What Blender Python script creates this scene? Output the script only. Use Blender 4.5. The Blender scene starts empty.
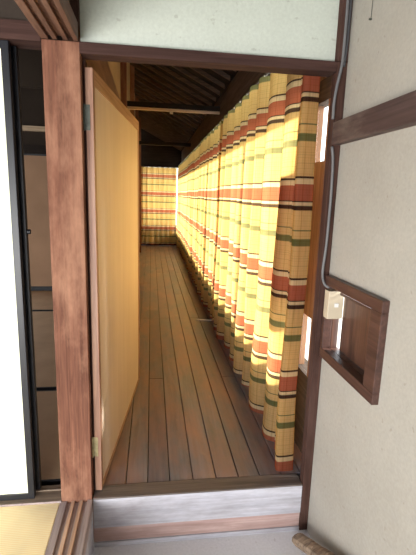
import bpy, bmesh, math, random
from mathutils import Vector, Matrix
random.seed(7)
S = bpy.context.scene
COL = S.collection
CURTAIN_MIX = 0.62

# ------------------------------------------------------------------ materials
def mat(name):
    m = bpy.data.materials.new(name); m.use_nodes = True
    nt = m.node_tree; nt.nodes.clear()
    out = nt.nodes.new('ShaderNodeOutputMaterial')
    return m, nt, out
def N(nt, t, **kw):
    n = nt.nodes.new(t)
    for k, v in kw.items():
        if k in n.inputs: n.inputs[k].default_value = v
        else: setattr(n, k, v)
    return n
def L(nt, a, ai, b, bi): nt.links.new(a.outputs[ai], b.inputs[bi])
def c4(c): return (c[0], c[1], c[2], 1)
def coords(nt, scale=(1,1,1), rot=(0,0,0)):
    tc = N(nt, 'ShaderNodeTexCoord'); mp = N(nt, 'ShaderNodeMapping')
    mp.inputs['Scale'].default_value = scale; mp.inputs['Rotation'].default_value = rot
    L(nt, tc, 'Object', mp, 'Vector'); return mp
def noise(nt, vec, scale, detail=4, rough=.55, dist=0):
    n = N(nt, 'ShaderNodeTexNoise'); n.inputs['Scale'].default_value = scale
    n.inputs['Detail'].default_value = detail; n.inputs['Roughness'].default_value = rough
    n.inputs['Distortion'].default_value = dist
    L(nt, vec, 0, n, 'Vector'); return n
def ramp(nt, src, si, stops, interp='LINEAR'):
    r = N(nt, 'ShaderNodeValToRGB'); r.color_ramp.interpolation = interp
    e = r.color_ramp.elements
    while len(e) > 1: e.remove(e[0])
    e[0].position = stops[0][0]; e[0].color = c4(stops[0][1])
    for p, c in stops[1:]:
        k = e.new(p); k.color = c4(c)
    L(nt, src, si, r, 'Fac'); return r
def mix(nt, fac, a, b, mode='MIX'):
    m = N(nt, 'ShaderNodeMix', data_type='RGBA', blend_type=mode)
    for v, i in ((fac, 0), (a, 6), (b, 7)):
        if isinstance(v, tuple) and hasattr(v[0], 'outputs'): nt.links.new(v[0].outputs[v[1]], m.inputs[i])
        elif isinstance(v, (int, float)): m.inputs[i].default_value = v
        else: m.inputs[i].default_value = c4(v)
    return m

def wood(name, dark, light, axis='z', rough=.55, spec=.35, worn=None, worn_amt=.5, worn_scale=2.2, grain=1.0, bump=.15, fine=1.0):
    """grain runs along axis; worn = colour of rubbed / stained patches"""
    m, nt, out = mat(name)
    s = {'x': (1.2, 16, 16), 'y': (16, 1.2, 16), 'z': (16, 16, 1.2)}[axis]
    mp = coords(nt, s)
    n1 = noise(nt, mp, 2.2*grain, 6, .65, .6)
    r1 = ramp(nt, n1, 'Fac', [(.3, dark), (.7, light)])
    s2 = {'x': (.5, 60, 60), 'y': (60, .5, 60), 'z': (60, 60, .5)}[axis]
    mp2 = coords(nt, s2)
    n2 = noise(nt, mp2, 2.0, 3, .6)
    r2 = ramp(nt, n2, 'Fac', [(.3, (1-.28*fine,)*3), (.65, (1+.08*fine,)*3)])
    c = mix(nt, 1.0, (r1, 'Color'), (r2, 'Color'), 'MULTIPLY')
    last = (c, 2)
    if worn:
        s3 = {'x': (.5, 1.6, 1.6), 'y': (1.6, .5, 1.6), 'z': (1.6, 1.6, .6)}[axis]
        mp3 = coords(nt, s3)
        n3 = noise(nt, mp3, worn_scale, 6, .7)
        r3 = ramp(nt, n3, 'Fac', [(.45, (0,)*3), (.7, (worn_amt,)*3)])
        c2 = mix(nt, (r3, 'Color'), last, worn); last = (c2, 2)
    b = N(nt, 'ShaderNodeBsdfPrincipled')
    b.inputs['Roughness'].default_value = rough
    b.inputs['Specular IOR Level'].default_value = spec
    nt.links.new(last[0].outputs[last[1]], b.inputs['Base Color'])
    bp = N(nt, 'ShaderNodeBump'); bp.inputs['Strength'].default_value = bump; bp.inputs['Distance'].default_value = .003
    L(nt, n2, 'Fac', bp, 'Height'); L(nt, bp, 0, b, 'Normal')
    L(nt, b, 0, out, 0); return m

def plain(name, col, rough=.6, spec=.3, metal=0, var=.12, scale=12):
    m, nt, out = mat(name)
    mp = coords(nt); n = noise(nt, mp, scale, 4)
    r = ramp(nt, n, 'Fac', [(.3, tuple(x*(1-var) for x in col)), (.7, tuple(min(1, x*(1+var)) for x in col))])
    b = N(nt, 'ShaderNodeBsdfPrincipled'); b.inputs['Roughness'].default_value = rough
    b.inputs['Specular IOR Level'].default_value = spec; b.inputs['Metallic'].default_value = metal
    L(nt, r, 0, b, 'Base Color'); L(nt, b, 0, out, 0); return m

def plaster(name, col, stain, bump=.25):
    m, nt, out = mat(name)
    mp = coords(nt)
    a = noise(nt, mp, 1.6, 6, .6); r = ramp(nt, a, 'Fac', [(.35, col), (.75, stain)])
    b_ = noise(nt, mp, 90, 3, .6); r2 = ramp(nt, b_, 'Fac', [(.3, (.93,)*3), (.7, (1.04,)*3)])
    sp = noise(nt, mp, 34, 2, .5); r3 = ramp(nt, sp, 'Fac', [(.26, (.72, .7, .68)), (.31, (1,)*3)])
    c = mix(nt, 1.0, (r, 0), (r2, 0), 'MULTIPLY'); c2 = mix(nt, .6, (c, 2), (r3, 0), 'MULTIPLY')
    b = N(nt, 'ShaderNodeBsdfPrincipled'); b.inputs['Roughness'].default_value = .9
    b.inputs['Specular IOR Level'].default_value = .1
    L(nt, c2, 2, b, 'Base Color')
    mpb = coords(nt); nb = noise(nt, mpb, 7, 5, .6)
    bp = N(nt, 'ShaderNodeBump'); bp.inputs['Strength'].default_value = bump; bp.inputs['Distance'].default_value = .01
    L(nt, nb, 'Fac', bp, 'Height'); L(nt, bp, 0, b, 'Normal'); L(nt, b, 0, out, 0); return m

def tatami(name, a, b_, axis='y'):
    m, nt, out = mat(name)
    tc = N(nt, 'ShaderNodeTexCoord'); sep = N(nt, 'ShaderNodeSeparateXYZ'); L(nt, tc, 'Object', sep, 0)
    w = N(nt, 'ShaderNodeMath', operation='MULTIPLY'); w.inputs[1].default_value = 2*math.pi/.009
    L(nt, sep, 'XYZ'.index(axis.upper()), w, 0)
    sn = N(nt, 'ShaderNodeMath', operation='SINE'); L(nt, w, 0, sn, 0)
    mr = N(nt, 'ShaderNodeMapRange'); mr.inputs[1].default_value = -1; L(nt, sn, 0, mr, 0)
    r = ramp(nt, mr, 0, [(0, a), (1, b_)])
    mp = coords(nt); n = noise(nt, mp, 5, 4); r2 = ramp(nt, n, 'Fac', [(.3, (.88,)*3), (.7, (1.05,)*3)])
    c = mix(nt, 1, (r, 0), (r2, 0), 'MULTIPLY')
    b = N(nt, 'ShaderNodeBsdfPrincipled'); b.inputs['Roughness'].default_value = .75
    L(nt, c, 2, b, 'Base Color'); L(nt, b, 0, out, 0); return m

def curtain_mat(name):
    m, nt, out = mat(name)
    uv = N(nt, 'ShaderNodeUVMap'); sep = N(nt, 'ShaderNodeSeparateXYZ'); L(nt, uv, 0, sep, 0)
    P = .431
    def stripes(colset):
        Y, K, Rr, G, Cr = colset
        return [(0, Rr), (.158, K), (.17, Cr), (.207, K), (.25, Y), (.44, G), (.453, Y), (.53, G), (.60, Y), (.72, tuple(v*.9 for v in Y)), (.728, Y), (.80, tuple(v*.9 for v in Y)), (.808, Y), (.925, K), (.942, Cr)]
    # v is height; rust band starts at 1.356 and repeats downwards
    s1 = N(nt, 'ShaderNodeMath', operation='SUBTRACT'); s1.inputs[0].default_value = 1.357 + P*4
    L(nt, sep, 1, s1, 1)
    d = N(nt, 'ShaderNodeMath', operation='DIVIDE'); d.inputs[1].default_value = P; L(nt, s1, 0, d, 0)
    f = N(nt, 'ShaderNodeMath', operation='FRACT'); L(nt, d, 0, f, 0)
    front = ramp(nt, f, 0, stripes(((.40, .295, .15), (.022, .016, .016), (.23, .088, .055), (.075, .095, .045), (.46, .39, .25))), 'CONSTANT')
    back = ramp(nt, f, 0, stripes(((.95, .62, .185), (.15, .09, .045), (.66, .19, .08), (.32, .29, .11), (.95, .72, .34))), 'CONSTANT')
    # woven threads: fine vertical and horizontal lines
    def lines(o, per, lo):
        a = N(nt, 'ShaderNodeMath', operation='DIVIDE'); a.inputs[1].default_value = per; L(nt, sep, o, a, 0)
        b = N(nt, 'ShaderNodeMath', operation='FRACT'); L(nt, a, 0, b, 0)
        return ramp(nt, b, 0, [(0, lo), (.09, (1, 1, 1)), (.5, (.96, .96, .95)), (.6, (1, 1, 1))], 'CONSTANT')
    lv = lines(0, .062, (.86, .81, .75)); lh = lines(1, .0215, (.86, .82, .76))
    mp = N(nt, 'ShaderNodeMapping'); mp.inputs['Scale'].default_value = (220, 8, 1); L(nt, uv, 0, mp, 0)
    nz = noise(nt, mp, 1.0, 3); rn = ramp(nt, nz, 'Fac', [(.3, (.86,)*3), (.7, (1.08,)*3)])
    def mul(src):
        a = mix(nt, 1, (src, 0), (lv, 0), 'MULTIPLY'); b = mix(nt, 1, (a, 2), (lh, 0), 'MULTIPLY')
        return mix(nt, 1, (b, 2), (rn, 0), 'MULTIPLY')
    a, b = mul(front), mul(back)
    df = N(nt, 'ShaderNodeBsdfDiffuse'); tr = N(nt, 'ShaderNodeBsdfTranslucent')
    L(nt, a, 2, df, 0); L(nt, b, 2, tr, 0)
    ms = N(nt, 'ShaderNodeMixShader'); ms.inputs[0].default_value = CURTAIN_MIX
    L(nt, df, 0, ms, 1); L(nt, tr, 0, ms, 2); L(nt, ms, 0, out, 0); return m

def glass_mat():
    m, nt, out = mat('glass')
    t = N(nt, 'ShaderNodeBsdfTransparent'); t.inputs[0].default_value = (.95, .97, .97, 1)
    g = N(nt, 'ShaderNodeBsdfGlossy'); g.inputs['Roughness'].default_value = .02
    ms = N(nt, 'ShaderNodeMixShader'); ms.inputs[0].default_value = .05; L(nt, t, 0, ms, 1); L(nt, g, 0, ms, 2); L(nt, ms, 0, out, 0)
    return m

def floor_mat(name):
    m, nt, out = mat(name)
    at = N(nt, 'ShaderNodeAttribute'); at.attribute_name = 'tone'
    mp = coords(nt, (14, .9, 14)); n = noise(nt, mp, 2.4, 6, .65, .5)
    r = ramp(nt, n, 'Fac', [(.3, (.098, .104, .130)), (.7, (.215, .222, .262))])
    # foot-worn reddish field, bare patches of lighter wood
    mp2 = coords(nt, (2.4, .8, 1)); n2 = noise(nt, mp2, 1.9, 6, .68)
    r2 = ramp(nt, n2, 'Fac', [(.38, (0,)*3), (.66, (.85,)*3)])
    c = mix(nt, (r2, 0), (r, 0), (.33, .19, .155))
    mp3 = coords(nt, (5, 3.0, 1)); n3 = noise(nt, mp3, 1.7, 3, .5)
    r3 = ramp(nt, n3, 'Fac', [(.66, (0,)*3), (.72, (.42,)*3)])
    c2 = mix(nt, (r3, 0), (c, 2), (.36, .27, .21))
    tone = ramp(nt, at, 'Fac', [(0, (.78, .76, .76)), (1, (1.18, 1.14, 1.1))])
    c3 = mix(nt, 1, (c2, 2), (tone, 0), 'MULTIPLY')
    b = N(nt, 'ShaderNodeBsdfPrincipled')
    rr = ramp(nt, n, 'Fac', [(.3, (.28,)*3), (.7, (.48,)*3)])
    L(nt, rr, 0, b, 'Roughness'); L(nt, c3, 2, b, 'Base Color'); b.inputs['Specular IOR Level'].default_value = .45
    bp = N(nt, 'ShaderNodeBump'); bp.inputs['Strength'].default_value = .2; bp.inputs['Distance'].default_value = .003
    L(nt, n, 'Fac', bp, 'Height'); L(nt, bp, 0, b, 'Normal'); L(nt, b, 0, out, 0); return m

M = {}
M['post'] = wood('post_wood', (.105, .043, .028), (.225, .100, .064), 'z', .75, .12, (.46, .25, .16), .8, 2.1)
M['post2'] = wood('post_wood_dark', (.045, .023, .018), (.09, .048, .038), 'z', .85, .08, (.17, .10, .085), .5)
M['lintel'] = wood('lintel_wood', (.040, .021, .018), (.080, .043, .036), 'x', .85, .1)
M['beam_y'] = wood('beam_wood', (.075, .036, .025), (.165, .085, .056), 'y', .6, .3, (.32, .18, .13), .5)
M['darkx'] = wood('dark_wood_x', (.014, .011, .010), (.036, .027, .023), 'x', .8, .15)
M['darky'] = wood('dark_wood_y', (.055, .040, .031), (.125, .09, .07), 'y', .75, .2)
M['darkz'] = wood('dark_wood_z', (.030, .020, .016), (.085, .055, .042), 'z', .7, .2)
M['rafter'] = wood('rafter_wood', (.075, .052, .04), (.15, .105, .08), 'x', .8, .15)
M['batten'] = wood('batten_wood', (.055, .034, .031), (.105, .065, .058), 'y', .6, .3, (.30, .24, .2), .5, 4)
M['niche'] = wood('niche_wood', (.055, .026, .021), (.11, .055, .042), 'y', .4, .5)
M['niche_in'] = wood('niche_board_wood', (.045, .024, .02), (.15, .07, .045), 'z', .35, .5)
M['tie'] = wood('tie_wood', (.48, .36, .24), (.64, .50, .36), 'x', .7, .2)
M['door_frame'] = wood('door_frame_wood', (.26, .13, .09), (.46, .27, .18), 'z', .5, .4)
M['door_rail'] = wood('door_rail_wood', (.30, .17, .10), (.50, .32, .21), 'y', .5, .4)
M['door_ply'] = wood('plywood', (.57, .475, .39), (.65, .545, .45), 'z', .5, .35, grain=.35, bump=.03, fine=.15)
M['riser'] = wood('riser_wood', (.44, .44, .50), (.66, .66, .73), 'x', .8, .1, (.20, .17, .17), .7, 2.5, fine=.5)
M['riser_red'] = wood('riser_red_wood', (.42, .28, .26), (.62, .46, .43), 'x', .8, .1, (.2, .12, .1), .5, 2.5, fine=.5)
M['nosing'] = wood('nosing_wood', (.10, .082, .075), (.21, .175, .16), 'x', .55, .4)
M['track'] = wood('track_wood', (.27, .21, .215), (.46, .38, .37), 'y', .6, .3)
M['groove'] = wood('track_ridge_wood', (.45, .27, .18), (.66, .45, .33), 'y', .6, .3)
M['sill_x'] = wood('sill_wood', (.16, .12, .09), (.34, .26, .19), 'x', .6, .3)
M['black'] = plain('black_lacquer', (.012, .013, .018), .4, .4)
M['paper'] = plain('sliding_door_paper', (.88, .89, .70), .9, .05, var=.02, scale=3)
M['fusuma'] = plain('old_brown_paper', (.38, .24, .155), .9, .1, var=.12, scale=2.5)
M['wall'] = plaster('plaster_grey', (.44, .415, .37), (.36, .335, .29))
M['wall_up'] = plaster('plaster_green_white', (.58, .625, .565), (.52, .56, .49), .1)
M['wall_orange'] = plaster('plaster_ochre', (.33, .24, .16), (.27, .19, .12), .1)
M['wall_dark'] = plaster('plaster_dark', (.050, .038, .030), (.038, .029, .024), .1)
M['concrete'] = plaster('concrete', (.78, .78, .80), (.68, .68, .72), .2)
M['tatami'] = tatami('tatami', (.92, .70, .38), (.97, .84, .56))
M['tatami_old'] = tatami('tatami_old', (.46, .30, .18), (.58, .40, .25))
M['curtain'] = curtain_mat('curtain_fabric')
M['glass'] = glass_mat()
M['floor'] = floor_mat('floor_boards')
M['frame'] = wood('window_wood', (.20, .095, .05), (.38, .20, .11), 'z', .6, .3)
M['conduit'] = plain('grey_pvc', (.15, .15, .155), .5, .3)
M['cable'] = plain('dark_cable', (.06, .06, .065), .5, .4)
M['box'] = plain('beige_plastic', (.58, .50, .37), .45, .4, var=.04)
M['white'] = plain('white_plastic', (.8, .8, .78), .4, .4, var=.03)
M['brass'] = plain('brass', (.42, .36, .20), .45, .5, .6, .25, 60)
M['iron'] = plain('iron', (.09, .10, .085), .55, .5, .5, .3, 60)
M['bark'] = wood('bark_wood', (.14, .095, .07), (.50, .38, .27), 'x', .85, .15, (.10, .07, .05), .9, 9)
M['ground'] = plain('gravel', (.55, .54, .52), .95, .1, var=.2, scale=20)
M['string'] = plain('pale_twig', (.72, .66, .55), .8, .1)
M['steel'] = plain('dull_rail', (.12, .10, .08), .5, .4, .3)
M['hook'] = plain('white_hook', (.75, .75, .62), .5, .3)

# ------------------------------------------------------------------ mesh helpers
def bx(bm, x0, x1, y0, y1, z0, z1, bev=0.0):
    vs = [bm.verts.new((x, y, z)) for x in (x0, x1) for y in (y0, y1) for z in (z0, z1)]
    q = [(0,1,3,2), (4,6,7,5), (0,4,5,1), (2,3,7,6), (0,2,6,4), (1,5,7,3)]
    fs = [bm.faces.new([vs[i] for i in f]) for f in q]
    if bev > 0:
        es = list({e for f in fs for e in f.edges})
        bmesh.ops.bevel(bm, geom=es, offset=bev, segments=2, affect='EDGES', profile=.6)
    return vs
def obj(name, bm, m, parent=None, smooth=False):
    bmesh.ops.recalc_face_normals(bm, faces=bm.faces)
    me = bpy.data.meshes.new(name); bm.to_mesh(me); bm.free()
    if m is not None: me.materials.append(m)
    if smooth:
        for p in me.polygons: p.use_smooth = True
    o = bpy.data.objects.new(name, me); COL.objects.link(o)
    if parent: o.parent = parent; o.matrix_parent_inverse = parent.matrix_world.inverted()
    return o
def boxobj(name, dims, m, parent=None, bev=.002):
    """dims in world coordinates; the mesh is placed relative to its thing's base"""
    bm = bmesh.new(); off = Vector(parent.location) if parent and parent.type == 'EMPTY' else Vector((0, 0, 0))
    bx(bm, *dims, bev=bev)
    o = obj(name, bm, m, None)
    if parent: o.parent = parent; o.location = -off if parent.type == 'EMPTY' else (0, 0, 0)
    return o
def child(o, parent):
    o.parent = parent
    if parent.type == 'EMPTY': o.location = -Vector(parent.location)
    return o
def tag(o, label, cat, group=None, kind=None):
    o['label'] = label; o['category'] = cat
    if group: o['group'] = group
    if kind: o['kind'] = kind
    return o
def struct(o, label=None, cat=None):
    o['kind'] = 'structure'
    if label: o['label'] = label
    if cat: o['category'] = cat
    return o
def empty(name, loc):
    o = bpy.data.objects.new(name, None); COL.objects.link(o); o.location = loc; o.empty_display_size = .05
    return o
def tube(bm, pts, r, n=8):
    pts = [Vector(p) for p in pts]; rings = []
    up = Vector((.3, .2, 1)).normalized()
    for i, p in enumerate(pts):
        d = (pts[min(i+1, len(pts)-1)] - pts[max(i-1, 0)]).normalized()
        a = d.cross(up)
        if a.length < .1: a = d.cross(Vector((1, 0, 0)))
        a.normalize(); b = d.cross(a)
        rr = r[i] if isinstance(r, (list, tuple)) else r
        rings.append([bm.verts.new(p + rr*(math.cos(t)*a + math.sin(t)*b)) for t in [2*math.pi*k/n for k in range(n)]])
    for i in range(len(rings)-1):
        for k in range(n): bm.faces.new((rings[i][k], rings[i][(k+1) % n], rings[i+1][(k+1) % n], rings[i+1][k]))
    bm.faces.new(rings[0]); bm.faces.new(list(reversed(rings[-1])))
def smooth_path(pts, n=6):
    P = [Vector(p) for p in pts]; P = [P[0]*2-P[1]] + P + [P[-1]*2-P[-2]]; out = []
    for i in range(1, len(P)-2):
        for k in range(n):
            t = k/n; a, b, c, d = P[i-1:i+3]
            out.append(.5*((2*b)+(-a+c)*t+(2*a-5*b+4*c-d)*t*t+(-a+3*b-3*c+d)*t**3))
    out.append(P[-2]); return out

XL, XR = -.249, .737       # corridor opening: post edge, right wall face
XW = .80                   # window plane
YF = 9.20                  # end of corridor
PZ = -.245                 # entry floor level

# ------------------------------------------------------------------ floors
bm = bmesh.new(); tl = bm.faces.layers.float.new('tone'); 
seams = [-.30, -.213, -.111, -.012, .089, .197, .306, .412, .515, .62, .72, .84]
for i in range(len(seams)-1):
    y = .085 if True else 0
    ends = [.085]; yy = .085 + random.choice((1.1, 1.9, 2.6)) 
    while yy < YF + .2: ends.append(yy); yy += random.choice((1.8, 2.7))
    ends.append(YF + .25)
    for a, b in zip(ends[:-1], ends[1:]):
        n0 = len(bm.faces)
        bx(bm, seams[i]+.0022, seams[i+1]-.0022, a+.001, b-.001, -.03, random.uniform(-.0015, .0005), bev=.0025)
        bm.faces.ensure_lookup_table(); t = random.random()
        for f in bm.faces[n0:]: f[tl] = t
fl = obj('floor', bm, M['floor']); struct(fl, 'worn brown plank floor of the long corridor', 'floor')
u = boxobj('floor_bed', (-.30, .84, .035, YF+.25, -.06, -.031), M['darkx'], fl, 0)
u['kind'] = 'structure'

ent = boxobj('floor_entry', (XL-.02, 1.0, -3.2, .02, PZ-.05, PZ), M['concrete'], None, 0); struct(ent, 'pale concrete entry floor at the foot of the step', 'floor')
gr = boxobj('ground', (-14, 16, -14, 24, -.75, -.7), M['ground'], None, 0); struct(gr, 'bright ground outside', 'ground')

# step below corridor
st = boxobj('trim_1', (XL+.004, .697, -.0, .083, -.006, .0015), M['nosing'], None, .003)
struct(st, 'dark edge board across the start of the corridor planks', 'step')
b = boxobj('riser_board', (XL+.004, .697, .001, .03, -.148, -.0065), M['riser'], st, .002)
b = boxobj('riser_board', (XL+.004, .697, .006, .03, -.222, -.149), M['riser_red'], st, .002)
b = boxobj('base_strip', (XL+.004, .697, .0, .03, PZ, -.223), M['riser'], st, .002)

# ------------------------------------------------------------------ left post, jamb, tracks
p = boxobj('trim_2', (-.376, XL, 0, .125, -.25, 1.809), M['post'], None, .003); struct(p, 'thick reddish wooden post left of the corridor doorway', 'post')
p = boxobj('trim_3', (XL, XL+.010, .055, .10, -.002, 1.77), M['post2'], None, .001); struct(p, 'narrow jamb strip beside the hinged door', 'jamb')

# track board running towards the viewer, with ridges
tr = empty('trim_4', (-.312, -1.5, 0)); struct(tr, 'grooved sliding door track board between tatami and entry', 'track')
boxobj('track_base', (-.380, -.247, -3.2, -.001, -.06, -.010), M['track'], tr, .001)
for a, c, mm in ((-.380, -.352, 'track'), (-.334, -.320, 'groove'), (-.300, -.286, 'groove'), (-.268, -.247, 'track')):
    boxobj('ridge', (a, c, -3.2, -.001, -.0099, .0), M[mm], tr, .0015)
boxobj('fascia', (-.262, -.2465, -3.2, -.001, PZ, -.061), M['riser'], tr, .001)

# ------------------------------------------------------------------ lintel, wall above, upper tracks
li = boxobj('trim_5', (XL-.002, .698, 0, .075, 1.773, 1.811), M['lintel'], None, .003); struct(li, 'dark wooden lintel across the corridor doorway', 'lintel')
w = boxobj('wall_front', (XL-.001, XR, .035, .068, 1.812, 2.75), M['wall_up'], None, 0); struct(w, 'pale green-white plaster above the lintel', 'wall')
k = boxobj('trim_6', (-3.2, -.377, -.002, .10, 1.801, 1.862), M['lintel'], None, .003); struct(k, 'wooden top rail above the sliding paper door', 'rail')
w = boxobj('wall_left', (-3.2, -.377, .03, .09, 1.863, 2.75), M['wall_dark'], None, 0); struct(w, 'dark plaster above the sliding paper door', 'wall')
hd = empty('trim_7', (-.312, -1.5, 1.8)); struct(hd, 'overhead grooved rail running from the post toward the viewer', 'rail')
boxobj('rail_base', (-.376, -.252, -3.2, -.001, 1.822, 1.87), M['beam_y'], hd, .001)
for a, c in ((-.376, -.352), (-.338, -.322), (-.302, -.286), (-.268, -.252)):
    boxobj('ridge', (a, c, -3.2, -.001, 1.81, 1.8219), M['beam_y'], hd, .001)
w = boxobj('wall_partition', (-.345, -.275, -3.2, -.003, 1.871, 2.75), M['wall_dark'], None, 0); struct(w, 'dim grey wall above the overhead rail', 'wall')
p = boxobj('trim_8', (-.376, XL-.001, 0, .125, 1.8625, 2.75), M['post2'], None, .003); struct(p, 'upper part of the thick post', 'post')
# bit of post head between
# ------------------------------------------------------------------ right wall with small recess
NY0, NY1, NZ0, NZ1 = -.455, -.020, .642, .993      # outer frame
IY0, IY1, IZ0, IZ1 = -.388, -.042, .682, .952      # clear opening
bm = bmesh.new()
bx(bm, XR, .785, -3.2, IY0-.01, PZ, 2.75)
bx(bm, XR, .785, IY1+.01, .0, PZ, 2.75)
bx(bm, XR, .785, IY0-.01, IY1+.01, PZ, IZ0-.01)
bx(bm, XR, .785, IY0-.01, IY1+.01, IZ1+.01, 2.75)
w = obj('wall_right', bm, M['wall']); struct(w, 'rough grey plaster wall on the right', 'wall')
nf = empty('window_1', (.78, -.22, NZ0)); struct(nf, 'small wood-framed wall recess with dark boards and a slit of light', 'window')
XN = .713
def fr(y0, y1, z0, z1, nm='frame_member'):
    boxobj(nm, (XN, XR+.012, y0, y1, z0, z1), M['niche'], nf, .003)
fr(NY0, NY1, IZ1, NZ1); fr(NY0, NY1, NZ0, IZ0); fr(NY0, IY0, IZ0, IZ1); fr(IY1, NY1, IZ0, IZ1)
boxobj('lining', (XR+.013, .786, IY0-.008, IY1+.008, IZ0-.012, IZ0), M['niche_in'], nf, 0)
boxobj('lining', (XR+.013, .786, IY0-.008, IY1+.008, IZ1, IZ1+.012), M['niche_in'], nf, 0)
boxobj('lining', (XR+.013, .786, IY0-.010, IY0, IZ0, IZ1), M['niche_in'], nf, 0)
boxobj('lining', (XR+.013, .777, IY1, IY1+.010, IZ0, IZ1), M['niche_in'], nf, 0)
SL = -.030                                          # where the bright slit stands
boxobj('board', (.777, .783, IY0+.001, -.071, IZ0+.001, IZ1-.032), M['niche_in'], nf, .001)
boxobj('track_strip', (.752, .774, IY0+.001, IY1-.001, IZ1-.030, IZ1-.020), M['niche'], nf, .001)

# batten on the wall, in front of the corner post
b = boxobj('trim_9', (.700, XR+.001, -3.2, .012, 1.508, 1.592), M['batten'], None, .003); struct(b, 'horizontal dusty dark batten along the right wall', 'rail')
# corner post
p = boxobj('trim_10', (.6985, .777, .001, .045, PZ, 1.811), M['post2'], None, .003); struct(p, 'dark corner post right of the corridor doorway', 'post')
p = boxobj('trim_11', (.6985, .784, .001, .0345, 1.8125, 2.75), M['post2'], None, .002); struct(p, 'thin dark corner post above the lintel', 'post')

# ------------------------------------------------------------------ vestibule shell behind the viewer
w = boxobj('wall_back', (-.25, .84, -3.26, -3.2, PZ, 2.75), M['wall'], None, 0); struct(w)
w = boxobj('wall_back_header', (-3.2, -.25, -3.26, -3.2, 1.45, 2.75), M['wall'], None, 0); struct(w)
w = boxobj('wall_side_header', (-3.26, -3.2, -3.26, -.001, 1.45, 2.75), M['wall'], None, 0); struct(w)
c = boxobj('ceiling_entry', (-3.26, .84, -3.26, .03, 2.75, 2.8), M['darkx'], None, 0); struct(c)

# ------------------------------------------------------------------ tatami of the front room
t = boxobj('tatami_mat', (-1.25, -.382, -1.75, -.004, -.05, -.002), M['tatami'], None, .003)
tag(t, 'pale sunlit tatami mat in the front left corner, beside the grooved track', 'tatami')
t = boxobj('tatami_mat', (-2.13, -1.252, -1.75, -.004, -.05, -.002), M['tatami'], None, .003)
tag(t, 'tatami mat left of the sunlit one, past the frame edge', 'tatami')
u = boxobj('floor_underlay', (-3.2, -.382, -3.2, -.002, -.10, -.051), M['darkx'], None, 0); struct(u)
# sill under sliding door
s = boxobj('trim_12', (-3.2, -.377, -.003, .10, -.06, .006), M['sill_x'], None, .002); struct(s, 'worn wooden sill under the sliding paper door', 'sill')
boxobj('ridge', (-3.2, -.377, .060, .068, .0065, .012), M['sill_x'], s, .001)
boxobj('front_edge', (-3.2, -.377, -.006, -.0031, -.05, .006), M['track'], s, .0)

# sliding paper door (front)
def sliding_panel(x0, x1, y0, y1, z0, z1, parent, paper, fw=.026):
    boxobj('stile', (x0, x0+fw, y0, y1, z0, z1), M['black'], parent, .002)
    boxobj('stile', (x1-fw, x1, y0, y1, z0, z1), M['black'], parent, .002)
    boxobj('rail', (x0+fw, x1-fw, y0, y1, z0, z0+fw), M['black'], parent, .002)
    boxobj('rail', (x0+fw, x1-fw, y0, y1, z1-fw, z1), M['black'], parent, .002)
    boxobj('paper_panel', (x0+fw, x1-fw, y0+.005, y1-.005, z0+fw, z1-fw), paper, parent, 0)
d = empty('door_2', (-.95, .03, .01)); struct(d, 'sliding door of bright pale paper in a black lacquered frame', 'door')
sliding_panel(-1.38, -.488, .012, .038, .012, 1.80, d, M['paper'])
d = empty('door_3', (-.95, .07, .01)); struct(d, 'second black-framed sliding door behind the bright paper one', 'door')
sliding_panel(-1.37, -.478, .066, .092, .012, 1.80, d, M['fusuma'])
bm = bmesh.new(); tube(bm, [(-.4785, .079, 1.14), (-.466, .079, 1.14)], .010, 10); child(obj('pull', bm, M['black'], None), d)

# ------------------------------------------------------------------ dim room behind the post
RY = 4.03
u = boxobj('floor_room', (-3.2, -.33, .101, RY+.1, -.10, -.051), M['darkx'], None, 0); struct(u)
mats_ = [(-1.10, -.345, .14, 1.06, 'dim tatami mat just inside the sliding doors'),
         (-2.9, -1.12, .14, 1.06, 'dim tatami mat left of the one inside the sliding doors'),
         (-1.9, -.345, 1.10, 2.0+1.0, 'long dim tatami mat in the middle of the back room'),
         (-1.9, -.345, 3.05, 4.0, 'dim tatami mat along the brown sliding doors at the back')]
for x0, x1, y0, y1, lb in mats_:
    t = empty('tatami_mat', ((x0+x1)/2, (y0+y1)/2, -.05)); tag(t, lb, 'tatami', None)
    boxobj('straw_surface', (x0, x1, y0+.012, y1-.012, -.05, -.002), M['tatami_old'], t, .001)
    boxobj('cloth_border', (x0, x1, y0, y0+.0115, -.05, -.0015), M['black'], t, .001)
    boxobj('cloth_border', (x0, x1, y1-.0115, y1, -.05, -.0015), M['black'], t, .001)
# diagonal cord on the mat
d = empty('door_4', (-1.6, RY, 0)); struct(d, 'old brown paper sliding door at the back of the dim room', 'door')
sliding_panel(-2.05, -1.165, RY, RY+.03, .03, 1.75, d, M['fusuma'], .02)
d = empty('door_5', (-.75, RY, 0)); struct(d, 'brown paper sliding door at the back, hidden mostly by the post', 'door')
sliding_panel(-1.16, -.33, RY+.035, RY+.065, .03, 1.75, d, M['fusuma'], .02)
b = boxobj('trim_13', (-3.2, -.33, RY-.02, RY+.09, -.05, .028), M['black'], None, 0); struct(b)
b = boxobj('trim_14', (-3.2, -.33, RY-.02, RY+.09, 1.752, 1.86), M['darkx'], None, 0); struct(b)
b = boxobj('trim_15', (-3.2, -.33, RY-.04, RY+.09, 2.02, 2.08), M['tie'], None, .002); struct(b)
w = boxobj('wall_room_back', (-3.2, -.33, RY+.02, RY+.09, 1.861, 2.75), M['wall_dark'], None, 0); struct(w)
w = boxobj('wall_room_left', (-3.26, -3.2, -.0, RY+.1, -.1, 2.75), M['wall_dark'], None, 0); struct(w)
c = boxobj('ceiling_room', (-3.26, -.33, .031, RY+.1, 2.75, 2.8), M['darkx'], None, 0); struct(c)
# wooden ledge beam seen high in the dim room
b = boxobj('trim_16', (-3.2, -.33, 2.30, 2.36, 2.16, 2.5), M['wall_dark'], None, 0); struct(b)

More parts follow.
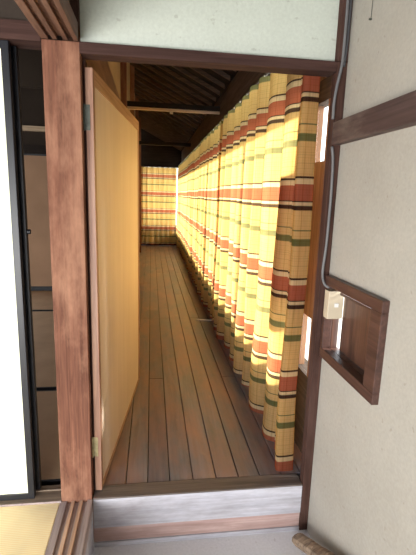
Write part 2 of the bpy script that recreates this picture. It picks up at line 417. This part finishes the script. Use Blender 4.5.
# ------------------------------------------------------------------ corridor left wall
w = boxobj('wall_corridor_left_low', (-.33, -.285, .126, YF, -.03, 1.80), M['wall_orange'], None, 0); struct(w, 'ochre panelling along the left side of the corridor', 'wall')
w = boxobj('wall_corridor_left_high', (-.33, -.275, .126, YF, 2.076, 3.1), M['wall_orange'], None, 0); struct(w)
b = boxobj('trim_17', (-.33, -.262, .126, YF, 1.80, 2.075), M['beam_y'], None, .002); struct(b, 'brown beam along the left wall above the open door', 'beam')
for i, y in enumerate((2.42, 4.2, 6.0, 7.8)):
    b = boxobj('trim_%d' % (18+i), (-.334, -.222, y, y+.07, -.001, 3.1), M['post'], None, .002); struct(b, 'slim corridor post on the left wall', 'post')

# ------------------------------------------------------------------ corridor right: low wall, windows, header
w = boxobj('wall_window_low', (.778, .86, .046, YF+.1, -.06, .42), M['darky'], None, 0); struct(w, 'low boarded wall under the corridor windows', 'wall')
w = boxobj('wall_window_high', (.755, .86, .036, YF+.1, 2.02, 2.38), M['darky'], None, 0); struct(w, 'dark boarding above the curtains', 'wall')
b = boxobj('trim_22', (.778, .84, .036, YF, 1.735, 1.835), M['darky'], None, .002); struct(b, 'window head rail behind the curtains', 'rail')
edges = [.40, 2.28, 4.08, 5.88, 7.68, 9.20]
for i in range(5):
    a, c = edges[i], edges[i+1]
    wn = empty('window_%d' % (i+2), (XW, (a+c)/2, .32)); struct(wn, 'tall glazed window bay behind the plaid curtains', 'window')
    boxobj('stile', (.778, .822, a, a+.045, .421, 2.019), M['frame'], wn, .002)
    if i == 4: boxobj('stile', (.778, .822, c-.045, c, .421, 2.019), M['frame'], wn, .002)
    mid = (a+c)/2
    boxobj('mullion', (.785, .815, mid-.016, mid+.016, .421, 1.734), M['frame'], wn, .002)
    boxobj('pane', (.799, .802, a+.046, mid-.017, .425, 1.732), M['glass'], wn, 0)
    boxobj('pane', (.799, .802, mid+.017, c-.001 if i < 4 else c-.046, .425, 1.732), M['glass'], wn, 0)
    boxobj('pane', (.799, .802, a+.046, c-.001 if i < 4 else c-.046, 1.836, 2.018), M['glass'], wn, 0)
# narrow side board with light above and below it, next to the corner post
sd = empty('window_7', (XW, .19, .32)); struct(sd, 'narrow window beside the corner post with an orange wood stile', 'window')
boxobj('side_board', (.778, .81, .046, .250, .421, 1.734), M['frame'], sd, .002)
boxobj('side_board', (.778, .81, .2505, .399, .72, 1.47), M['frame'], sd, .002)
boxobj('side_board', (.778, .81, .046, .399, 1.836, 2.019), M['frame'], sd, .002)
boxobj('pane', (.795, .798, .2505, .399, 1.471, 1.733), M['glass'], sd, 0)
boxobj('pane', (.795, .798, .2505, .399, .421, .719), M['glass'], sd, 0)

# end of corridor
w = boxobj('wall_end_low', (-.33, .86, YF+.06, YF+.12, -.06, .52), M['darkx'], None, 0); struct(w)
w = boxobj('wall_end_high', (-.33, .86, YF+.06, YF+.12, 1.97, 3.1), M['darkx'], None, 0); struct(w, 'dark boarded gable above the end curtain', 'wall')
wn = empty('window_8', (.25, YF+.09, .4)); struct(wn, 'window at the far end behind the end curtain', 'window')
for x in (-.30, .24, .74): boxobj('stile', (x, x+(.13 if x < 0 else .04), YF+.07, YF+.11, .521, 1.969), M['frame'], wn, .002)
for a, c in ((-.17, .24), (.28, .74)): boxobj('pane', (a, c, YF+.088, YF+.091, .521, 1.969), M['glass'], wn, 0)

# ------------------------------------------------------------------ roof
RX0, RZ0, RX1, RZ1 = 1.42, 2.08, -.34, 2.96
sl = (RZ1-RZ0)/(RX1-RX0)
def rz(x): return RZ0 + sl*(x-RX0)
bm = bmesh.new()
vs = [bm.verts.new(v) for v in ((RX0, .10, RZ0), (RX1, .10, RZ1), (RX1, YF+.12, RZ1), (RX0, YF+.12, RZ0),
                                (RX0, .10, RZ0+.04), (RX1, .10, RZ1+.04), (RX1, YF+.12, RZ1+.04), (RX0, YF+.12, RZ0+.04))]
for f in ((0,1,2,3), (7,6,5,4), (0,4,5,1), (1,5,6,2), (2,6,7,3), (3,7,4,0)): bm.faces.new([vs[i] for i in f])
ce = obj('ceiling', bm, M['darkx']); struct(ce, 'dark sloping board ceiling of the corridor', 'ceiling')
y = .45
while y < YF:
    bm = bmesh.new(); vv = []
    for (x, dz) in ((.74, -.001), (RX1+.07, -.001), (RX1+.07, -.042), (.74, -.042)):
        vv.append([bm.verts.new((x, yy, rz(x)+dz)) for yy in (y, y+.024)])
    for i in range(4): bm.faces.new((vv[i][0], vv[(i+1) % 4][0], vv[(i+1) % 4][1], vv[i][1]))
    bm.faces.new([v[0] for v in vv]); bm.faces.new([v[1] for v in reversed(vv)])
    o = obj('rafter', bm, M['rafter'], None); o.parent = ce
    y += .30
# tie beam and pale lower batten
tb = boxobj('tie_beam', (-.262, .754, 3.20, 3.28, 2.222, 2.275), M['darkx'], None, .002); tag(tb, 'dark tie beam crossing the corridor under the roof, with a pale batten below', 'beam')
boxobj('batten', (-.262, .754, 3.21, 3.25, 2.196, 2.2215), M['tie'], tb, .002)
tb2 = boxobj('tie_beam', (-.262, .754, 6.70, 6.78, 2.222, 2.285), M['darkx'], None, .002); tag(tb2, 'farther dark tie beam crossing the corridor near its end', 'beam')
ft = empty('ceiling_fitting', (.215, 3.23, 2.165)); tag(ft, 'tiny pale fitting under the nearer tie beam', 'fitting')
boxobj('body', (.20, .235, 3.215, 3.245, 2.172, 2.195), M['box'], ft, .003)

# ------------------------------------------------------------------ hinged door
h0 = Vector((-.212, .042)); h1 = Vector((-.078, 1.165)); dv = (h1-h0); DW = dv.length; ang = math.atan2(-dv.x, dv.y)
dr = empty('door_1', (h0.x, h0.y, .008)); dr.rotation_euler.z = ang
struct(dr, 'open hinged plywood door swung into the corridor', 'door')
def dbox(nm, x0, x1, y0, y1, z0, z1, m, bev=.0015, par=None):
    bm = bmesh.new(); bx(bm, x0, x1, y0, y1, z0, z1, bev=bev); o = obj(nm, bm, m); o.parent = par or dr; return o
DH = 1.732
dbox('stile', -.028, 0, 0, .03, 0, DH, M['door_frame'])
dbox('stile', -.028, 0, DW-.03, DW, 0, DH, M['door_frame'])
dbox('rail', -.028, 0, .03, DW-.03, DH-.055, DH, M['door_rail'])
dbox('rail', -.028, 0, .03, DW-.03, 0, .02, M['door_rail'])
dbox('panel', -.024, -.004, .03, DW-.03, .02, DH-.055, M['door_ply'], 0)
def hinge(z0, z1, m):
    bm = bmesh.new()
    bx(bm, -.034, -.012, -.003, -.0004, z0, z1, bev=.0008)
    bx(bm, -.050, -.036, -.003, -.0004, z0, z1, bev=.0008)
    tube(bm, [(-.035, -.005, z0-.002), (-.035, -.005, z1+.002)], .004, 10)
    for zz in (z0+.015, z1-.015, (z0+z1)/2):
        for xx in (-.020, -.044): tube(bm, [(xx, -.0045, zz), (xx, -.002, zz)], .003, 8)
    o = obj('hinge', bm, m); o.parent = dr
hinge(1.515, 1.605, M['iron']); hinge(.168, .258, M['brass'])
dr.children[-1]['label'] = 'dull brass lower hinge'; dr.children[-2]['label'] = 'dark iron upper hinge'

# ------------------------------------------------------------------ curtains
def curtain_path(y0, y1, period, amp, xc, seed, near=None):
    # pleats: a front face, a short fold back over itself, a rear face
    rnd = random.Random(seed); pts = []; y = y0
    while y < y1:
        p = period*rnd.uniform(.65, 1.35); a = amp*rnd.uniform(.7, 1.2); k = rnd.uniform(-.02, .12)
        pts += [(xc - a, y + .10*p), (xc - a*.85, y + .46*p), (xc - a*.1, y + (.50-k)*p),
                (xc + a*.9, y + (.46-k)*p), (xc + a, y + .80*p)]
        y += p
    f = (y1-y0)/(pts[-1][1]-y0)
    return list(near or []) + [(q[0], y0+(q[1]-y0)*f) for q in pts]
def curtain(name, pts, z0, z1, label, group, swap=False, hem=0.0, seed=1, topscale=.55):
    rnd = random.Random(seed)
    sm = smooth_path([(p[0], p[1], 0) for p in pts], 7)
    cx = sum(p.x for p in sm)/len(sm)
    u = [0]
    for a, b in zip(sm[:-1], sm[1:]): u.append(u[-1] + (b-a).length)
    nz = 44; bm = bmesh.new(); uvl = bm.loops.layers.uv.new('UVMap'); G = []
    for j in range(nz+1):
        t = j/nz; row = []
        for i, p in enumerate(sm):
            hz = z0 + hem*math.sin(u[i]*2.1+seed) + .006*math.sin(u[i]*9)
            z = hz + (z1-hz)*t
            sc = 1 - (1-topscale)*(t**1.6)
            wob = .006*math.sin(z*5.3 + u[i]*7 + seed) * (1-t*.6)
            x = cx + (p.x-cx)*sc + wob
            y = p.y + .012*math.sin(z*3.1 + p.y*3.3)*(1-t)
            if t > .965: x = cx + (p.x-cx)*sc*1.0
            row.append(bm.verts.new((y, x, z) if swap else (x, y, z)))
        G.append(row)
    for j in range(nz):
        for i in range(len(sm)-1):
            f = bm.faces.new((G[j][i], G[j][i+1], G[j+1][i+1], G[j+1][i]))
            for lp, (ii, jj) in zip(f.loops, ((i, j), (i+1, j), (i+1, j+1), (i, j+1))):
                v = G[jj][ii].co
                lp[uvl].uv = (u[ii], v.z + .004*math.sin(u[ii]*1.7))
    o = obj(name, bm, M['curtain'], None, True); tag(o, label, 'curtain', group)
    return o
ZT = 1.985
GC = 'plaid curtains along the corridor windows'
near = [(.680, .100), (.668, .086), (.604, .082), (.596, .105), (.615, .145), (.682, .18), (.682, .235), (.645, .256)]
near2 = [(.690, .2575)]
cs = []
cs.append(curtain('curtain', near, .010, ZT, 'narrow end of the plaid curtains hanging nearest, bunched against the corner post', GC, seed=2, topscale=.8))
cs.append(curtain('curtain', curtain_path(.285, 2.27, .27, .052, .662, 5, near2), .045, ZT, 'long near run of plaid curtain, right behind the bunched one', GC, seed=5, hem=.012))
cs.append(curtain('curtain', curtain_path(2.29, 4.03, .23, .050, .662, 8), .045, ZT, 'second run of plaid curtain down the corridor, up to the bright gap', GC, seed=8, hem=.01))
cs.append(curtain('curtain', curtain_path(4.09, 5.93, .23, .048, .670, 11), .045, ZT, 'third run of plaid curtain, beyond the bright gap', GC, seed=11, hem=.01))
cs.append(curtain('curtain', curtain_path(5.95, 8.98, .23, .045, .676, 14), .045, ZT, 'farthest run of plaid curtain on the window side', GC, seed=14, hem=.01))
cs.append(curtain('curtain', curtain_path(-.262, .635, .15, .028, YF-.10, 21), .045, 1.955, 'plaid curtain across the far end of the corridor', GC, swap=True, seed=21))
# rails with hooks
rl = boxobj('curtain_rail', (.663, .677, .075, 8.95, 2.004, 2.016), M['steel'], None, .002); tag(rl, 'long curtain rail above the window side curtains', 'curtain rail')
for yy in (.9, 2.7, 4.5, 6.3, 8.1): boxobj('bracket', (.6775, .754, yy, yy+.015, 2.006, 2.014), M['steel'], rl, 0)
rl2 = boxobj('curtain_rail', (-.25, .62, YF-.107, YF-.093, 1.962, 1.974), M['steel'], None, .002); tag(rl2, 'short curtain rail at the far end', 'curtain rail')
for xx in (-.2, .5): boxobj('bracket', (xx, xx+.015, YF-.0925, YF+.0595, 1.964, 1.972), M['steel'], rl2, 0)
hk = None; yy = .14
while yy < 8.8:
    bm = bmesh.new(); bx(bm, .656, .662, -.004, .004, 1.990, 2.0035, .001); o = obj('hook', bm, M['hook']); o.location.y = yy; o.parent = rl
    yy += .115

# ------------------------------------------------------------------ cables and switch box
def cable(nm, pts, r, m, label, parent=None):
    bm = bmesh.new(); tube(bm, smooth_path(pts, 6), r, 8); o = obj(nm, bm, m, None, True)
    if parent: o.parent = parent
    else: tag(o, label, 'cable')
    return o
YC = -.012
cable('cable', [(.712, -.012, 2.74), (.712, -.012, 2.1), (.712, -.012, 1.86), (.708, -.014, 1.79), (.696, -.014, 1.72), (.690, -.014, 1.66), (.690, -.016, 1.60)], .0055, M['conduit'], 'grey cable curving down the corner post from the ceiling')
cable('cable', [(.725, -.010, 2.74), (.725, -.010, 2.0), (.724, -.010, 1.86), (.718, -.012, 1.79),], .0045, M['cable'], 'thin black cable beside the grey one, top of the corner')
cable('cable', [(.699, -.008, 1.50), (.708, -.008, 1.44), (.712, -.008, 1.3), (.710, -.008, 1.12), (.703, -.010, 1.02), (.702, -.018, .98), (.706, -.034, .955), (.722, -.040, .942)], .0055, M['conduit'], 'grey cable running down the corner post from the batten into the switch box')
sb = empty('switch_box', (.745, -.068, .815)); tag(sb, 'beige electrical switch box in the corner of the wall recess', 'switch')
boxobj('housing', (.705, .770, -.085, -.043, .822, .938), M['box'], sb, .004)
boxobj('rocker', (.731, .748, -.0885, -.0855, .872, .888), M['white'], sb, .001)

# nail with hanging string on right wall
nl = empty('nail', (.737, -.157, 1.905)); tag(nl, 'small nail with a short dark thread high on the right wall', 'nail')
bm = bmesh.new(); tube(bm, [(.738, -.157, 1.90), (.728, -.157, 1.90)], .0035, 8); child(obj('shank', bm, M['iron']), nl)
bm = bmesh.new(); tube(bm, [(.735, -.157, 1.905), (.7355, -.156, 1.96), (.7355, -.152, 2.05)], .0011, 6); child(obj('thread', bm, M['iron']), nl)

# pale twig on floor
bm = bmesh.new(); tube(bm, smooth_path([(.478, 2.60, .006), (.52, 2.585, .007), (.60, 2.57, .006), (.66, 2.562, .006)], 4), [.006]*12+[.004], 6)
o = obj('twig', bm, M['string'], None, True); tag(o, 'thin pale stick on the corridor floor by the curtain hem', 'stick')

# rough timber propped at the foot of the right wall
A, B = Vector((.660, -.085, -.212)), Vector((.703, -.60, .075))
d = (B-A).normalized(); a = d.cross(Vector((0, 0, 1))).normalized(); b_ = a.cross(d)
bm = bmesh.new(); prev = None; NS = 26; rnd = random.Random(4)
for k in range(NS+1):
    c = A + (B-A)*k/NS; ring = []
    for j in range(12):
        th = 2*math.pi*j/12
        r = .030*(1 + .10*math.sin(3*th+1) + rnd.uniform(-.05, .05)) * (.96 if k in (0, NS) else 1)
        ring.append(bm.verts.new(c + r*(math.cos(th)*a + math.sin(th)*b_)))
    if prev:
        for j in range(12): bm.faces.new((prev[j], prev[(j+1) % 12], ring[(j+1) % 12], ring[j]))
    else: bm.faces.new(ring)
    prev = ring
bm.faces.new(list(reversed(prev)))
o = obj('timber', bm, M['bark'], None, False)
tag(o, 'rough weathered timber propped at the foot of the right wall, beside the step', 'timber')

# ------------------------------------------------------------------ light
W = bpy.data.worlds.new('World'); S.world = W; W.use_nodes = True
nt = W.node_tree; nt.nodes.clear()
wo = N(nt, 'ShaderNodeOutputWorld'); bg = N(nt, 'ShaderNodeBackground')
bg.inputs[0].default_value = (.93, .96, 1.0, 1); bg.inputs[1].default_value = 3.8
L(nt, bg, 0, wo, 0)
def area(name, loc, rot, sx, sy, e, col=(1, 1, 1), portal=False):
    l = bpy.data.lights.new(name, 'AREA'); l.shape = 'RECTANGLE'; l.size = sx; l.size_y = sy; l.energy = e; l.color = col
    if portal: l.cycles.is_portal = True
    o = bpy.data.objects.new(name, l); COL.objects.link(o); o.location = loc; o.rotation_euler = rot; return o
H = math.pi/2
sl_ = bpy.data.lights.new('Sun', 'SUN'); sl_.energy = 17; sl_.angle = math.radians(5); sl_.color = (1, .95, .86)
area('entry_daylight', (-1.75, -3.15, .6), (H, 0, 0), 2.6, 1.1, 185, (1, .985, .96))
area('room_fill', (-3.1, 2.1, .7), (0, -H, 0), 1.0, 2.2, 16, (1, .93, .84))  # added fill lamp inside the closed back room, brightens its mats; no window there
so = bpy.data.objects.new('Sun', sl_); COL.objects.link(so)
so.rotation_euler = Vector((-.90, .13, -.40)).to_track_quat('-Z', 'Y').to_euler()
area('window_portal', (.88, 4.7, 1.15), (0, H, 0), 1.9, 9.3, 1, portal=True)
area('end_portal', (.25, YF+.16, 1.2), (-H, 0, 0), 1.2, 1.7, 1, portal=True)
area('entry_portal', (-1.72, -3.3, .6), (H, 0, 0), 3.0, 1.8, 1, portal=True)
area('side_portal', (-3.25, -1.6, .55), (0, -H, 0), 1.8, 3.2, 1, portal=True)

# ------------------------------------------------------------------ camera
yaw, pitch, roll, fl_, D, Hc = .1391, -.1939, .02986, 415.0, 1.6187, 1.2969
cy, sy = math.cos(yaw), math.sin(yaw)
f = Vector((sy*math.cos(pitch), cy*math.cos(pitch), math.sin(pitch)))
r0 = Vector((cy, -sy, 0)); u0 = r0.cross(f)
r = math.cos(roll)*r0 + math.sin(roll)*u0; u = -math.sin(roll)*r0 + math.cos(roll)*u0
cam = bpy.data.cameras.new('Camera'); cam.sensor_fit = 'HORIZONTAL'; cam.sensor_width = 36; cam.lens = fl_/416*36
cam.clip_start = .02
co = bpy.data.objects.new('Camera', cam); COL.objects.link(co)
mw = Matrix((( r.x, u.x, -f.x, 0), (r.y, u.y, -f.y, -D), (r.z, u.z, -f.z, Hc), (0, 0, 0, 1)))
co.matrix_world = mw
S.camera = co
S.view_settings.view_transform = 'Standard'; S.view_settings.look = 'None'
S.view_settings.exposure = 0.0; S.view_settings.gamma = 1
S.cycles.use_denoising = True
S.cycles.max_bounces = 10; S.cycles.diffuse_bounces = 6; S.cycles.transparent_max_bounces = 12
S.cycles.sample_clamp_indirect = 8
